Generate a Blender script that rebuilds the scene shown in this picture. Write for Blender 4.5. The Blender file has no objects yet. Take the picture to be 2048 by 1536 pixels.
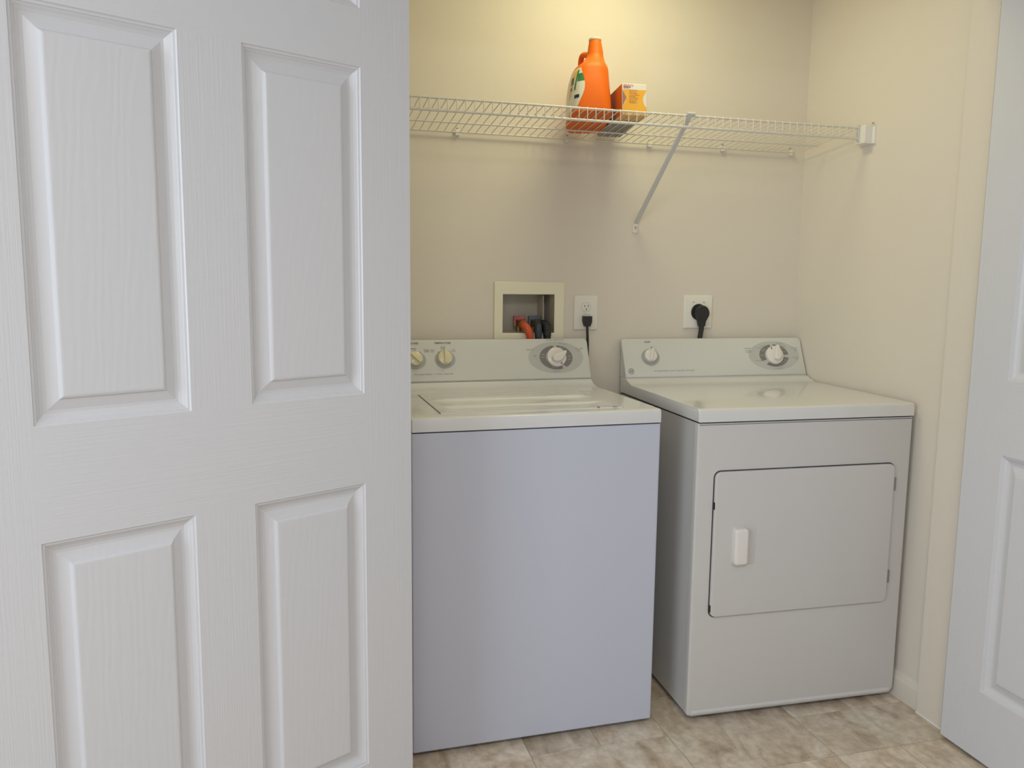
import bpy, bmesh, math, random
from mathutils import Vector, Matrix
random.seed(4)
sc = bpy.context.scene
C = bpy.data.collections.new('scene'); sc.collection.children.link(C)

# ------------------------------------------------------------ camera
F_PX = 1640.0
PITCH, YAW, ROLL = -0.1301, 0.2637, 0.0111
cam_d = bpy.data.cameras.new('camera'); cam = bpy.data.objects.new('camera', cam_d); C.objects.link(cam)
cam_d.sensor_fit = 'HORIZONTAL'; cam_d.sensor_width = 36.0; cam_d.lens = F_PX/2048*36.0
cam_d.clip_start = 0.02
_f = Vector((math.sin(YAW)*math.cos(PITCH), math.cos(YAW)*math.cos(PITCH), math.sin(PITCH)))
_r = Vector((math.cos(YAW), -math.sin(YAW), 0)); _u = _r.cross(_f)
_r2 = _r*math.cos(ROLL)+_u*math.sin(ROLL); _u2 = _u*math.cos(ROLL)-_r*math.sin(ROLL)
cam.matrix_world = Matrix(((_r2.x, _u2.x, -_f.x, -.5585), (_r2.y, _u2.y, -_f.y, -2.6294), (_r2.z, _u2.z, -_f.z, 1.2683), (0, 0, 0, 1)))
sc.camera = cam

# ------------------------------------------------------------ world, exposure, lights
w = bpy.data.worlds.new('world'); sc.world = w; w.use_nodes = True
w.node_tree.nodes['Background'].inputs[0].default_value = (.62, .72, .9, 1)
w.node_tree.nodes['Background'].inputs[1].default_value = 0.3
sc.view_settings.view_transform = 'Standard'; sc.view_settings.look = 'None'
sc.view_settings.gamma = 1.0; sc.view_settings.use_curve_mapping = False
sc.view_settings.exposure = 0.0

def area(name, loc, target, sx, sy, power, col, shape='RECTANGLE'):
    d = bpy.data.lights.new(name, 'AREA'); d.shape = shape; d.size = sx
    if shape in ('RECTANGLE', 'ELLIPSE'): d.size_y = sy
    d.energy = power; d.color = col
    o = bpy.data.objects.new(name, d); C.objects.link(o); o.location = loc
    o.rotation_euler = (Vector(target)-Vector(loc)).to_track_quat('-Z', 'Y').to_euler()
    return o
# daylight through the hall window (left wall), the hall ceiling lamp and the closet ceiling lamp
area('window_daylight', (-2.37, -2.75, 1.45), (0, -2.45, 1.2), 1.3, 1.4, 35, (.80, .90, 1.0))
area('hall_lamp', (-.55, -3.1, 2.33), (-.55, -3.1, 0), 1.0, 1.0, 28, (1.0, .96, .925), 'DISK')
area('closet_lamp', (.40, -.45, 2.36), (.40, -.45, 0), .40, .40, 5.0, (1.0, .94, .545), 'DISK')

# ------------------------------------------------------------ materials
def mat(name, col, rough=.5, metal=0., coat=0., spec=.5, trans=0.):
    m = bpy.data.materials.new(name); m.use_nodes = True
    b = m.node_tree.nodes['Principled BSDF']
    b.inputs['Base Color'].default_value = (*col, 1); b.inputs['Roughness'].default_value = rough
    b.inputs['Metallic'].default_value = metal; b.inputs['Coat Weight'].default_value = coat
    b.inputs['Specular IOR Level'].default_value = spec
    b.inputs['Coat Roughness'].default_value = .08
    return m
def nd(m, t, **kw):
    n = m.node_tree.nodes.new(t)
    for k, v in kw.items():
        if k in n.inputs: n.inputs[k].default_value = v
        else: setattr(n, k, v)
    return n
def lk(m, a, ao, b, bi): m.node_tree.links.new(a.outputs[ao], b.inputs[bi])
def add_bump(m, scale=(1, 1, 1), nscale=50., strength=.2, dist=.001, detail=3., kind='noise', distortion=0., vary=0.):
    b = m.node_tree.nodes['Principled BSDF']
    tc = nd(m, 'ShaderNodeTexCoord'); mp = nd(m, 'ShaderNodeMapping'); mp.inputs['Scale'].default_value = scale
    lk(m, tc, 'Object', mp, 'Vector')
    if kind == 'noise':
        t = nd(m, 'ShaderNodeTexNoise', Scale=nscale, Detail=detail); out = 'Fac'; t.inputs['Distortion'].default_value = distortion
    else:
        t = nd(m, 'ShaderNodeTexWave', Scale=nscale, Distortion=distortion); t.inputs['Detail'].default_value = detail
        t.inputs['Detail Scale'].default_value = 1.2; t.wave_type = 'RINGS'; t.rings_direction = 'SPHERICAL'; out = 'Fac'
    lk(m, mp, 'Vector', t, 'Vector')
    bp = nd(m, 'ShaderNodeBump', Strength=strength, Distance=dist); lk(m, t, out, bp, 'Height'); lk(m, bp, 'Normal', b, 'Normal')
    return t
def tone(m, c1, c2, scale=2., detail=4., vec=(1, 1, 1)):
    b = m.node_tree.nodes['Principled BSDF']
    tc = nd(m, 'ShaderNodeTexCoord'); mp = nd(m, 'ShaderNodeMapping'); mp.inputs['Scale'].default_value = vec
    t = nd(m, 'ShaderNodeTexNoise', Scale=scale, Detail=detail); r = nd(m, 'ShaderNodeValToRGB')
    r.color_ramp.elements[0].position = .35; r.color_ramp.elements[1].position = .65
    r.color_ramp.elements[0].color = (*c1, 1); r.color_ramp.elements[1].color = (*c2, 1)
    lk(m, tc, 'Object', mp, 'Vector'); lk(m, mp, 'Vector', t, 'Vector'); lk(m, t, 'Fac', r, 'Fac'); lk(m, r, 'Color', b, 'Base Color')

M = {}
M['wall'] = mat('wall_paint', (.735, .68, .60), .75); add_bump(M['wall'], nscale=260, strength=.25, dist=.0008)
M['hall'] = mat('hall_paint', (.74, .73, .71), .8); add_bump(M['hall'], nscale=260, strength=.2, dist=.0008)
M['ceil'] = mat('ceiling_paint', (.85, .84, .81), .85); add_bump(M['ceil'], nscale=180, strength=.3)
M['trim'] = mat('trim_paint', (.80, .79, .77), .4); add_bump(M['trim'], nscale=90, strength=.05)
DP = (.65, .66, .70)
M['grain_v'] = mat('door_paint_vertical_grain', DP, .33); add_bump(M['grain_v'], (260, 260, 5), 1., .6, .0008, 3)
M['grain_h'] = mat('door_paint_horizontal_grain', DP, .33); add_bump(M['grain_h'], (5, 5, 260), 1., .6, .0008, 3)
M['grain_p'] = mat('door_paint_panel_grain', DP, .33)
add_bump(M['grain_p'], (9, 9, 1.7), 2.4, .16, .0006, 3., 'wave', 9.)
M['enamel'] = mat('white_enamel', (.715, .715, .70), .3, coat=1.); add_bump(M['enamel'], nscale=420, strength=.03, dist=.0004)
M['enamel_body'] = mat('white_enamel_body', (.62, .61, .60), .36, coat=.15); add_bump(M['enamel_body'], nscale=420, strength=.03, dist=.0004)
M['enamel_daylight_tint'] = mat('white_enamel_body_daylight_tint', (.55, .58, .69), .36, coat=.15); add_bump(M['enamel_daylight_tint'], nscale=420, strength=.03, dist=.0004)  # white enamel with the bluish daylight on the washer painted into its colour
M['enamel_wtop'] = mat('white_enamel_top_daylight_tint', (.70, .71, .725), .3, coat=1.); add_bump(M['enamel_wtop'], nscale=420, strength=.03, dist=.0004)  # cool hall light on the washer's top lip tinted into the white
M['fascia'] = mat('console_white', (.66, .67, .645), .35, coat=.1); add_bump(M['fascia'], nscale=300, strength=.02)
M['oval'] = mat('print_pale_grey', (.53, .54, .515), .4); tone(M['oval'], (.52, .53, .505), (.54, .55, .525), 8)
M['ring'] = mat('print_mid_grey', (.19, .185, .19), .4); tone(M['ring'], (.21, .205, .205), (.225, .22, .22), 9)
M['halo'] = mat('print_soft_grey', (.42, .42, .41), .4); tone(M['halo'], (.41, .41, .40), (.43, .43, .42), 9)
M['ink'] = mat('ink_grey', (.20, .20, .19), .5); tone(M['ink'], (.19, .19, .18), (.22, .22, .21), 30)
M['ink_soft'] = mat('ink_light_grey', (.36, .36, .35), .5); tone(M['ink_soft'], (.35, .35, .34), (.38, .38, .37), 30)
M['ink_white'] = mat('ink_white', (.62, .62, .6), .5); tone(M['ink_white'], (.6, .6, .58), (.64, .64, .62), 30)
M['ink_red'] = mat('ink_red', (.25, .04, .04), .5); tone(M['ink_red'], (.22, .035, .035), (.28, .05, .05), 30)
M['knob_cream'] = mat('knob_cream', (.74, .68, .47), .35, coat=.2); add_bump(M['knob_cream'], nscale=200, strength=.02)
M['knob_white'] = mat('knob_white', (.80, .77, .74), .3, coat=.3); add_bump(M['knob_white'], nscale=200, strength=.02)
M['gap'] = mat('dark_gap', (.05, .05, .06), .8); tone(M['gap'], (.04, .04, .05), (.07, .07, .08), 20)
M['steel'] = mat('galvanised_steel', (.42, .42, .42), .4, 1.); add_bump(M['steel'], nscale=80, strength=.05)
M['wire'] = mat('white_vinyl_wire', (.69, .66, .60), .35); add_bump(M['wire'], nscale=100, strength=.03)
M['strut'] = mat('white_painted_strut', (.62, .61, .60), .4); add_bump(M['strut'], nscale=100, strength=.03)
M['plastic_white'] = mat('white_plastic', (.80, .78, .73), .35); add_bump(M['plastic_white'], nscale=100, strength=.03)
M['plastic_cream'] = mat('aged_cream_plastic', (.84, .80, .63), .45); add_bump(M['plastic_cream'], nscale=100, strength=.04)
M['box_in'] = mat('valve_box_inside', (.52, .48, .41), .6); tone(M['box_in'], (.49, .45, .38), (.55, .51, .44), 12)
M['black'] = mat('black_rubber', (.018, .018, .02), .45); add_bump(M['black'], nscale=150, strength=.08)
M['navy'] = mat('dark_blue_rubber', (.035, .045, .065), .35); add_bump(M['navy'], nscale=150, strength=.08)
M['red_hose'] = mat('red_hose_rubber', (.62, .10, .03), .3); add_bump(M['red_hose'], nscale=150, strength=.06)
M['red_handle'] = mat('faded_red_handle', (.42, .12, .11), .5); tone(M['red_handle'], (.38, .10, .09), (.46, .15, .14), 40)
M['blue_handle'] = mat('faded_blue_handle', (.10, .13, .17), .5); tone(M['blue_handle'], (.09, .115, .15), (.12, .15, .19), 40)
M['brass'] = mat('brass', (.35, .24, .10), .45, .9); add_bump(M['brass'], nscale=120, strength=.1)
M['orange'] = mat('orange_plastic', (.78, .142, .003), .5, coat=.0, spec=.3); add_bump(M['orange'], nscale=60, strength=.03)
M['orange'].node_tree.nodes['Principled BSDF'].inputs['Subsurface Weight'].default_value = .0
M['orange'].node_tree.nodes['Principled BSDF'].inputs['Subsurface Radius'].default_value = (.02, .006, .002)
M['label'] = mat('label_white', (.70, .68, .58), .4); tone(M['label'], (.68, .66, .56), (.72, .70, .6), 20)
M['green'] = mat('label_green', (.04, .19, .06), .4); tone(M['green'], (.035, .17, .055), (.05, .21, .07), 30)
M['yellow'] = mat('label_yellow', (.80, .50, .04), .4); tone(M['yellow'], (.78, .44, .03), (.82, .56, .06), 30)
M['label_navy'] = mat('label_navy', (.02, .025, .06), .4); tone(M['label_navy'], (.018, .022, .05), (.025, .03, .07), 30)
M['carton_white'] = mat('carton_white', (.74, .71, .66), .5); tone(M['carton_white'], (.72, .69, .64), (.76, .73, .68), 15)
M['carton_yellow'] = mat('carton_amber', (.82, .42, .045), .4); tone(M['carton_yellow'], (.82, .40, .04), (.84, .45, .06), 15)
M['carton_orange'] = mat('carton_orange', (.66, .20, .03), .45); tone(M['carton_orange'], (.62, .19, .03), (.7, .23, .035), 15)
M['carton_photo'] = mat('carton_picture', (.3, .2, .2), .45); tone(M['carton_photo'], (.34, .18, .12), (.22, .19, .30), 28)
M['carton_grey'] = mat('carton_grey', (.27, .25, .23), .6); tone(M['carton_grey'], (.25, .23, .21), (.30, .28, .25), 25)
M['pink'] = mat('print_pink', (.75, .30, .26), .5); tone(M['pink'], (.73, .28, .24), (.77, .33, .29), 15)
M['violet'] = mat('print_violet', (.13, .08, .18), .5); tone(M['violet'], (.12, .07, .17), (.15, .09, .2), 15)
M['caulk'] = mat('white_caulk', (.82, .78, .76), .5); tone(M['caulk'], (.8, .76, .74), (.84, .8, .78), 15)
M['lampglass'] = mat('lamp_glass', (.9, .88, .8), .4); tone(M['lampglass'], (.88, .86, .78), (.92, .9, .82), 5)
M['pane'] = mat('window_glass', (.9, .93, .95), .05)
# floor vinyl: mottled stone print, each tile picks its own shade through object info
m = mat('stone_vinyl', (.4, .34, .27), .42); M['tile'] = m
b = m.node_tree.nodes['Principled BSDF']
tc = nd(m, 'ShaderNodeTexCoord'); oi = nd(m, 'ShaderNodeObjectInfo')
add = nd(m, 'ShaderNodeVectorMath', operation='ADD'); sc1 = nd(m, 'ShaderNodeVectorMath', operation='SCALE'); sc1.inputs['Scale'].default_value = 7.
cmb = nd(m, 'ShaderNodeCombineXYZ'); lk(m, oi, 'Random', cmb, 'X'); lk(m, oi, 'Random', cmb, 'Y'); lk(m, cmb, 'Vector', sc1, 0)
geo = nd(m, 'ShaderNodeNewGeometry'); lk(m, geo, 'Position', add, 0); lk(m, sc1, 'Vector', add, 1)
n1 = nd(m, 'ShaderNodeTexNoise', Scale=8.5, Detail=7., Roughness=.62); n1.inputs['Distortion'].default_value = .8
mpp = nd(m, 'ShaderNodeMapping'); mpp.inputs['Rotation'].default_value = (0, 0, .6); mpp.inputs['Scale'].default_value = (1.8, .75, 1)
lk(m, add, 'Vector', mpp, 'Vector'); lk(m, mpp, 'Vector', n1, 'Vector')
n2 = nd(m, 'ShaderNodeTexNoise', Scale=34., Detail=5., Roughness=.6); lk(m, add, 'Vector', n2, 'Vector')
r1 = nd(m, 'ShaderNodeValToRGB'); e = r1.color_ramp.elements
e[0].position = .33; e[0].color = (.39, .305, .225, 1); e[1].position = .68; e[1].color = (.66, .60, .52, 1)
x = r1.color_ramp.elements.new(.5); x.color = (.56, .475, .38, 1)
lk(m, n1, 'Fac', r1, 'Fac')
r2 = nd(m, 'ShaderNodeValToRGB'); r2.color_ramp.elements[0].position = .36; r2.color_ramp.elements[0].color = (.62, .60, .57, 1)
r2.color_ramp.elements[1].position = .6; r2.color_ramp.elements[1].color = (1, 1, 1, 1); lk(m, n2, 'Fac', r2, 'Fac')
mx = nd(m, 'ShaderNodeMixRGB', blend_type='MULTIPLY'); mx.inputs['Fac'].default_value = .55
lk(m, r1, 'Color', mx, 'Color1'); lk(m, r2, 'Color', mx, 'Color2')
hs = nd(m, 'ShaderNodeHueSaturation'); mr = nd(m, 'ShaderNodeMapRange'); mr.inputs['To Min'].default_value = 1.02; mr.inputs['To Max'].default_value = 1.40
lk(m, oi, 'Random', mr, 'Value'); lk(m, mr, 'Result', hs, 'Value'); lk(m, mx, 'Color', hs, 'Color'); lk(m, hs, 'Color', b, 'Base Color')
M['grout'] = mat('tile_joint', (.5, .44, .36), .6); tone(M['grout'], (.48, .42, .34), (.54, .48, .40), 20)

# ------------------------------------------------------------ helpers
def link(o, parent=None):
    C.objects.link(o)
    if parent: o.parent = parent
    return o
def obj(name, bm, m, parent=None, smooth=False, loc=None):
    me = bpy.data.meshes.new(name); bmesh.ops.recalc_face_normals(bm, faces=bm.faces); bm.to_mesh(me); bm.free()
    for mm in (m if isinstance(m, (list, tuple)) else [m]): me.materials.append(mm)
    if smooth:
        for p in me.polygons: p.use_smooth = True
        me.set_sharp_from_angle(angle=math.radians(38))
    o = bpy.data.objects.new(name, me); link(o, parent)
    if loc: o.location = loc
    return o
def thing(name, label, cat, loc=(0, 0, 0), rotz=0, group=None):
    o = bpy.data.objects.new(name, None); o.empty_display_size = .05; C.objects.link(o); o.location = loc; o.rotation_euler = (0, 0, rotz)
    return tag(o, label, cat, group)
def tag(o, label, cat, group=None):
    o['label'] = label; o['category'] = cat
    if group: o['group'] = group
    return o
def struct(name, bm, m, label=None):
    o = obj(name, bm, m); o['kind'] = 'structure'
    o['label'] = label or name.replace('_', ' '); o['category'] = name.split('_')[0]
    return o
def box(bm, x0, x1, y0, y1, z0, z1, bev=0, seg=2):
    n0 = len(bm.verts)
    vs = [bm.verts.new((x, y, z)) for x in (x0, x1) for y in (y0, y1) for z in (z0, z1)]
    fs = [bm.faces.new([vs[i] for i in f]) for f in ((0, 1, 3, 2), (4, 6, 7, 5), (0, 4, 5, 1), (2, 3, 7, 6), (0, 2, 6, 4), (1, 5, 7, 3))]
    if bev:
        bm.verts.ensure_lookup_table()
        es = {e for f in fs for e in f.edges}
        bmesh.ops.bevel(bm, geom=list(es), offset=bev, segments=seg, affect='EDGES', profile=.5)
def B(*a, **k):
    bm = bmesh.new(); box(bm, *a, **k); return bm
def prism(bm, prof, x0, x1, T=lambda x, a, b: (x, a, b), bev=0):
    A = [bm.verts.new(T(x0, a, b)) for a, b in prof]; D = [bm.verts.new(T(x1, a, b)) for a, b in prof]
    n = len(prof); caps = [bm.faces.new(A), bm.faces.new(D[::-1])]
    for i in range(n): bm.faces.new((A[i], A[(i+1) % n], D[(i+1) % n], D[i]))
    if bev:
        es = list({e for f in caps for e in f.edges})
        bmesh.ops.bevel(bm, geom=es, offset=bev, segments=3, affect='EDGES', profile=.5)
def tube(bm, pts, r, n=10, cap=True):
    pts = [Vector(p) for p in pts]; rr = r if isinstance(r, (list, tuple)) else [r]*len(pts)
    t0 = (pts[1]-pts[0]).normalized(); a = Vector((0, 0, 1)) if abs(t0.z) < .9 else Vector((1, 0, 0))
    nrm = t0.cross(a).normalized(); rings = []
    for i, p in enumerate(pts):
        t = ((pts[min(i+1, len(pts)-1)]-p).normalized()+(p-pts[max(i-1, 0)]).normalized())
        t = t.normalized() if t.length > 1e-6 else t0
        nrm = (nrm-t*nrm.dot(t)).normalized(); bi = t.cross(nrm)
        rings.append([bm.verts.new(p+(nrm*math.cos(2*math.pi*k/n)+bi*math.sin(2*math.pi*k/n))*rr[i]) for k in range(n)])
    for A, D in zip(rings, rings[1:]):
        for k in range(n): bm.faces.new((A[k], A[(k+1) % n], D[(k+1) % n], D[k]))
    if cap: bm.faces.new(rings[0][::-1]); bm.faces.new(rings[-1])
def spline(P, n=8):
    P = [Vector(p) for p in P]; out = []
    for i in range(len(P)-1):
        p0, p1, p2, p3 = P[max(i-1, 0)], P[i], P[i+1], P[min(i+2, len(P)-1)]
        for k in range(n):
            t = k/n; out.append(.5*((2*p1)+(p2-p0)*t+(2*p0-5*p1+4*p2-p3)*t*t+(3*p1-p0-3*p2+p3)*t**3))
    return out+[P[-1]]
def rrect(x0, x1, y0, y1, r, n=5):
    rs = r if isinstance(r, (list, tuple)) else [r]*4     # corners: (x1,y1) (x0,y1) (x0,y0) (x1,y0)
    out = []
    for (cx, sx), (cy, sy), a0, q in (((x1, -1), (y1, -1), 0, rs[0]), ((x0, 1), (y1, -1), 90, rs[1]), ((x0, 1), (y0, 1), 180, rs[2]), ((x1, -1), (y0, 1), 270, rs[3])):
        for k in range(n+1):
            a = math.radians(a0+90*k/n); out.append((cx+sx*q+q*math.cos(a), cy+sy*q+q*math.sin(a)))
    return out
def inset(pts, d):
    n = len(pts); out = []
    for i in range(n):
        a, b_, c = Vector(pts[i-1]), Vector(pts[i]), Vector(pts[(i+1) % n])
        e1 = (b_-a); e2 = (c-b_)
        if e1.length < 1e-9: e1 = e2
        if e2.length < 1e-9: e2 = e1
        n1 = Vector((-e1.y, e1.x)).normalized(); n2 = Vector((-e2.y, e2.x)).normalized(); m_ = (n1+n2)
        m_ = m_.normalized() if m_.length > 1e-6 else n1
        k = d/max(.4, m_.dot(n1)); out.append((b_.x+m_.x*k, b_.y+m_.y*k))
    return out
def slab(bm, pts, h0, h1, T, b=0., seg=3, back=True):
    """counter-clockwise outline extruded from h0 to h1 with the h1 edge rounded by b; T maps (x,y,h)"""
    rings = [[bm.verts.new(T(x, y, h0)) for x, y in pts]]
    s = 1 if h1 > h0 else -1
    if b:
        for k in range(seg+1):
            a = math.pi/2*k/seg
            q = inset(pts, b*(1-math.cos(a))) if k else pts
            rings.append([bm.verts.new(T(x, y, h1-s*b+s*b*math.sin(a))) for x, y in q])
    else: rings.append([bm.verts.new(T(x, y, h1)) for x, y in pts])
    n = len(pts)
    for A, D in zip(rings, rings[1:]):
        for k in range(n): bm.faces.new((A[k], A[(k+1) % n], D[(k+1) % n], D[k]))
    bm.faces.new(rings[-1])
    if back: bm.faces.new(rings[0][::-1])
def lathe(bm, prof, T=lambda x, y, z: (x, y, z), n=32, sx=1., sy=1.):
    rings = [[bm.verts.new(T(r*sx*math.cos(2*math.pi*k/n), r*sy*math.sin(2*math.pi*k/n), h)) for k in range(n)] for r, h in prof]
    for A, D in zip(rings, rings[1:]):
        for k in range(n): bm.faces.new((A[k], A[(k+1) % n], D[(k+1) % n], D[k]))
    bm.faces.new(rings[0][::-1]); bm.faces.new(rings[-1])
def flat(bm, pts, h, T):
    bm.faces.new([bm.verts.new(T(x, y, h)) for x, y in pts])
def plate(bm, pts, h0, h1, T): slab(bm, pts, h0, h1, T)
def text(name, s, size, x, y, h, T, m, parent, align='CENTER', rot=0., sxy=(1, 1), bold=0.):
    cu = bpy.data.curves.new(name, 'FONT'); cu.body = s; cu.size = size; cu.align_x = align; cu.align_y = 'CENTER'; cu.extrude = .00012
    cu.offset = bold; cu.resolution_u = 3
    t = bpy.data.objects.new(name, cu); C.objects.link(t)
    me = bpy.data.meshes.new_from_object(t); bpy.data.objects.remove(t); bpy.data.curves.remove(cu)
    c, sn = math.cos(rot), math.sin(rot)
    for v in me.vertices:
        a, d = v.co.x*sxy[0], v.co.y*sxy[1]; v.co = T(x+a*c-d*sn, y+a*sn+d*c, h+v.co.z)
    me.materials.clear(); me.materials.append(m); me.name = name
    o = bpy.data.objects.new(name, me); link(o, parent); return o

# ------------------------------------------------------------ setting
XR = 1.2215; XL = -.46; HZ = 2.44
YF0, YF1 = -.735, -.83           # closet front wall, inner and outer face
JR, JL = 1.206, -.33             # jambs of the opening
BX = (.116, .294, 1.083, 1.211)  # recessed valve box opening in the back wall
bm = bmesh.new(); box(bm, -2.45, 2.5, -4.4, .3, -.06, -.0022)
floor = struct('floor', bm, M['grout'], 'floor of beige stone pattern vinyl tiles'); 
# modular tile layout on a 0.2 m grid, whole visible part of the floor
U = .2; X0 = .033; Y0 = -.672; nx, ny = 13, 20; ox, oy = -5, -17
occ = {}
rnd = random.Random(11)
forced = {(2, -1): (1, 1), (1, -1): (1, 1), (4, -1): (2, 1), (3, -1): (1, 1)}
tiles = []
for j in range(oy+ny-1, oy-1, -1):
    for i in range(ox, ox+nx):
        if (i, j) in occ: continue
        opts = [(1, 1), (2, 2), (2, 2), (2, 1), (1, 2)]; rnd.shuffle(opts)
        if (i, j) in forced: opts.insert(0, forced[(i, j)])
        for a, b_ in opts+[(1, 1)]:
            cells = [(i+p, j-q) for p in range(a) for q in range(b_)]
            if all(c not in occ and c[0] < ox+nx and c[1] >= oy for c in cells):
                for c in cells: occ[c] = 1
                tiles.append((i, j-b_+1, a, b_)); break
tm = {}
for (i, j, a, b_) in tiles:
    if (a, b_) not in tm:
        bm = bmesh.new(); g = .0012; slab(bm, [(g, g), (a*U-g, g), (a*U-g, b_*U-g), (g, b_*U-g)], -.003, 0, lambda x, y, h: (x, y, h), b=.0008, seg=1)
        me = bpy.data.meshes.new('tile'); bmesh.ops.recalc_face_normals(bm, faces=bm.faces); bm.to_mesh(me); bm.free(); me.materials.append(M['tile']); tm[(a, b_)] = me
    x, y = X0+i*U, Y0+j*U
    if x > 2.3 or y > -.05 or y+b_*U < -4.3 or x+a*U > XR+1.2: continue
    o = bpy.data.objects.new('tile', tm[(a, b_)]); link(o, floor); o.location = (x, y, 0)

bm = bmesh.new()   # back wall with the recess cut out
x0, x1, z0, z1 = BX
for a, b_, c, d in ((XL-.12, x0, -.02, HZ), (x1, XR+.12, -.02, HZ), (x0, x1, -.02, z0), (x0, x1, z1, HZ)): box(bm, a, b_, 0, .12, c, d)
struct('wall_back', bm, M['wall'], 'cream painted closet back wall behind the machines')
struct('wall_right', B(XR, XR+.12, YF1, .12, -.02, HZ), M['wall'], 'cream painted right closet wall beside the dryer')
struct('wall_left', B(XL-.12, XL, YF1, .12, -.02, HZ), M['wall'], 'cream painted left closet wall hidden behind the open door')
bm = bmesh.new()
box(bm, JR, XR+.9, YF1, YF0, -.02, HZ); box(bm, -2.45, JL, YF1, YF0, -.02, HZ); box(bm, JL, JR, YF1, YF0, 2.085, HZ)
struct('wall_front', bm, M['wall'], 'cream closet front wall around the door opening')
struct('ceiling', B(-2.5, 2.55, -4.5, .3, HZ, HZ+.1), M['ceil'])
bm = bmesh.new(); wy0, wy1, wz0, wz1 = -3.45, -2.05, .75, 2.15
for a, b_, c, d in ((-4.4, wy0, -.02, HZ), (wy1, YF1, -.02, HZ), (wy0, wy1, -.02, wz0), (wy0, wy1, wz1, HZ)): box(bm, -2.5, -2.4, a, b_, c, d)
struct('wall_hall_left', bm, M['hall'])
struct('wall_hall_right', B(2.1, 2.2, -4.4, YF1, -.02, HZ), M['hall'])
struct('wall_hall_back', B(-2.5, 2.2, -4.5, -4.4, -.02, HZ), M['hall'])
bm = bmesh.new(); tw = .05
for a, b_, c, d in ((wy0, wy0+tw, wz0, wz1), (wy1-tw, wy1, wz0, wz1), (wy0, wy1, wz0, wz0+tw), (wy0, wy1, wz1-tw, wz1), ((wy0+wy1)/2-.02, (wy0+wy1)/2+.02, wz0, wz1)): box(bm, -2.49, -2.41, a, b_, c, d, bev=.004)
struct('window_1', bm, M['trim'], 'white hall window outside the picture')
# baseboards, jamb trim and caulk
def baseboard(name, a, b_, axis, face, sgn, label):
    prof = [(0, 0), (.011, 0), (.011, .06), (.009, .066), (.007, .074), (.004, .080), (0, .082)]
    bm = bmesh.new()
    T = (lambda x, p, z: (x, face+sgn*p, z)) if axis == 'x' else (lambda x, p, z: (face+sgn*p, x, z))
    prism(bm, prof, a, b_, T); return struct(name, bm, M['wallbase'], label)
M['wallbase'] = mat('baseboard_paint', (.73, .68, .60), .45); add_bump(M['wallbase'], nscale=90, strength=.05)
baseboard('baseboard_right', -.735, 0, 'y', XR, -1, 'low painted baseboard along the right closet wall')
baseboard('baseboard_back', XL, XR, 'x', 0, -1, 'low painted baseboard along the back closet wall')
baseboard('baseboard_left', -.735, 0, 'y', XL, 1, 'low painted baseboard along the left closet wall')
bm = bmesh.new(); tube(bm, [(JR-.001, -.735, .001), (JR-.001, -.79, .0012), (JR-.0015, -.832, .001)], .0026, 6)
struct('trim_1', bm, M['caulk'], 'thin white caulk bead where the right jamb meets the floor')
bm = bmesh.new(); box(bm, JR+.010, JR+.075, -.840, YF1, 0, 2.14, bev=.003); box(bm, JL-.075, JL+.004, -.846, YF1, 0, 2.14, bev=.003); box(bm, JL-.075, JR+.075, -.846, YF1, 2.085, 2.15, bev=.003)
struct('trim_2', bm, M['trim'], 'white casing round the closet opening')

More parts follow.
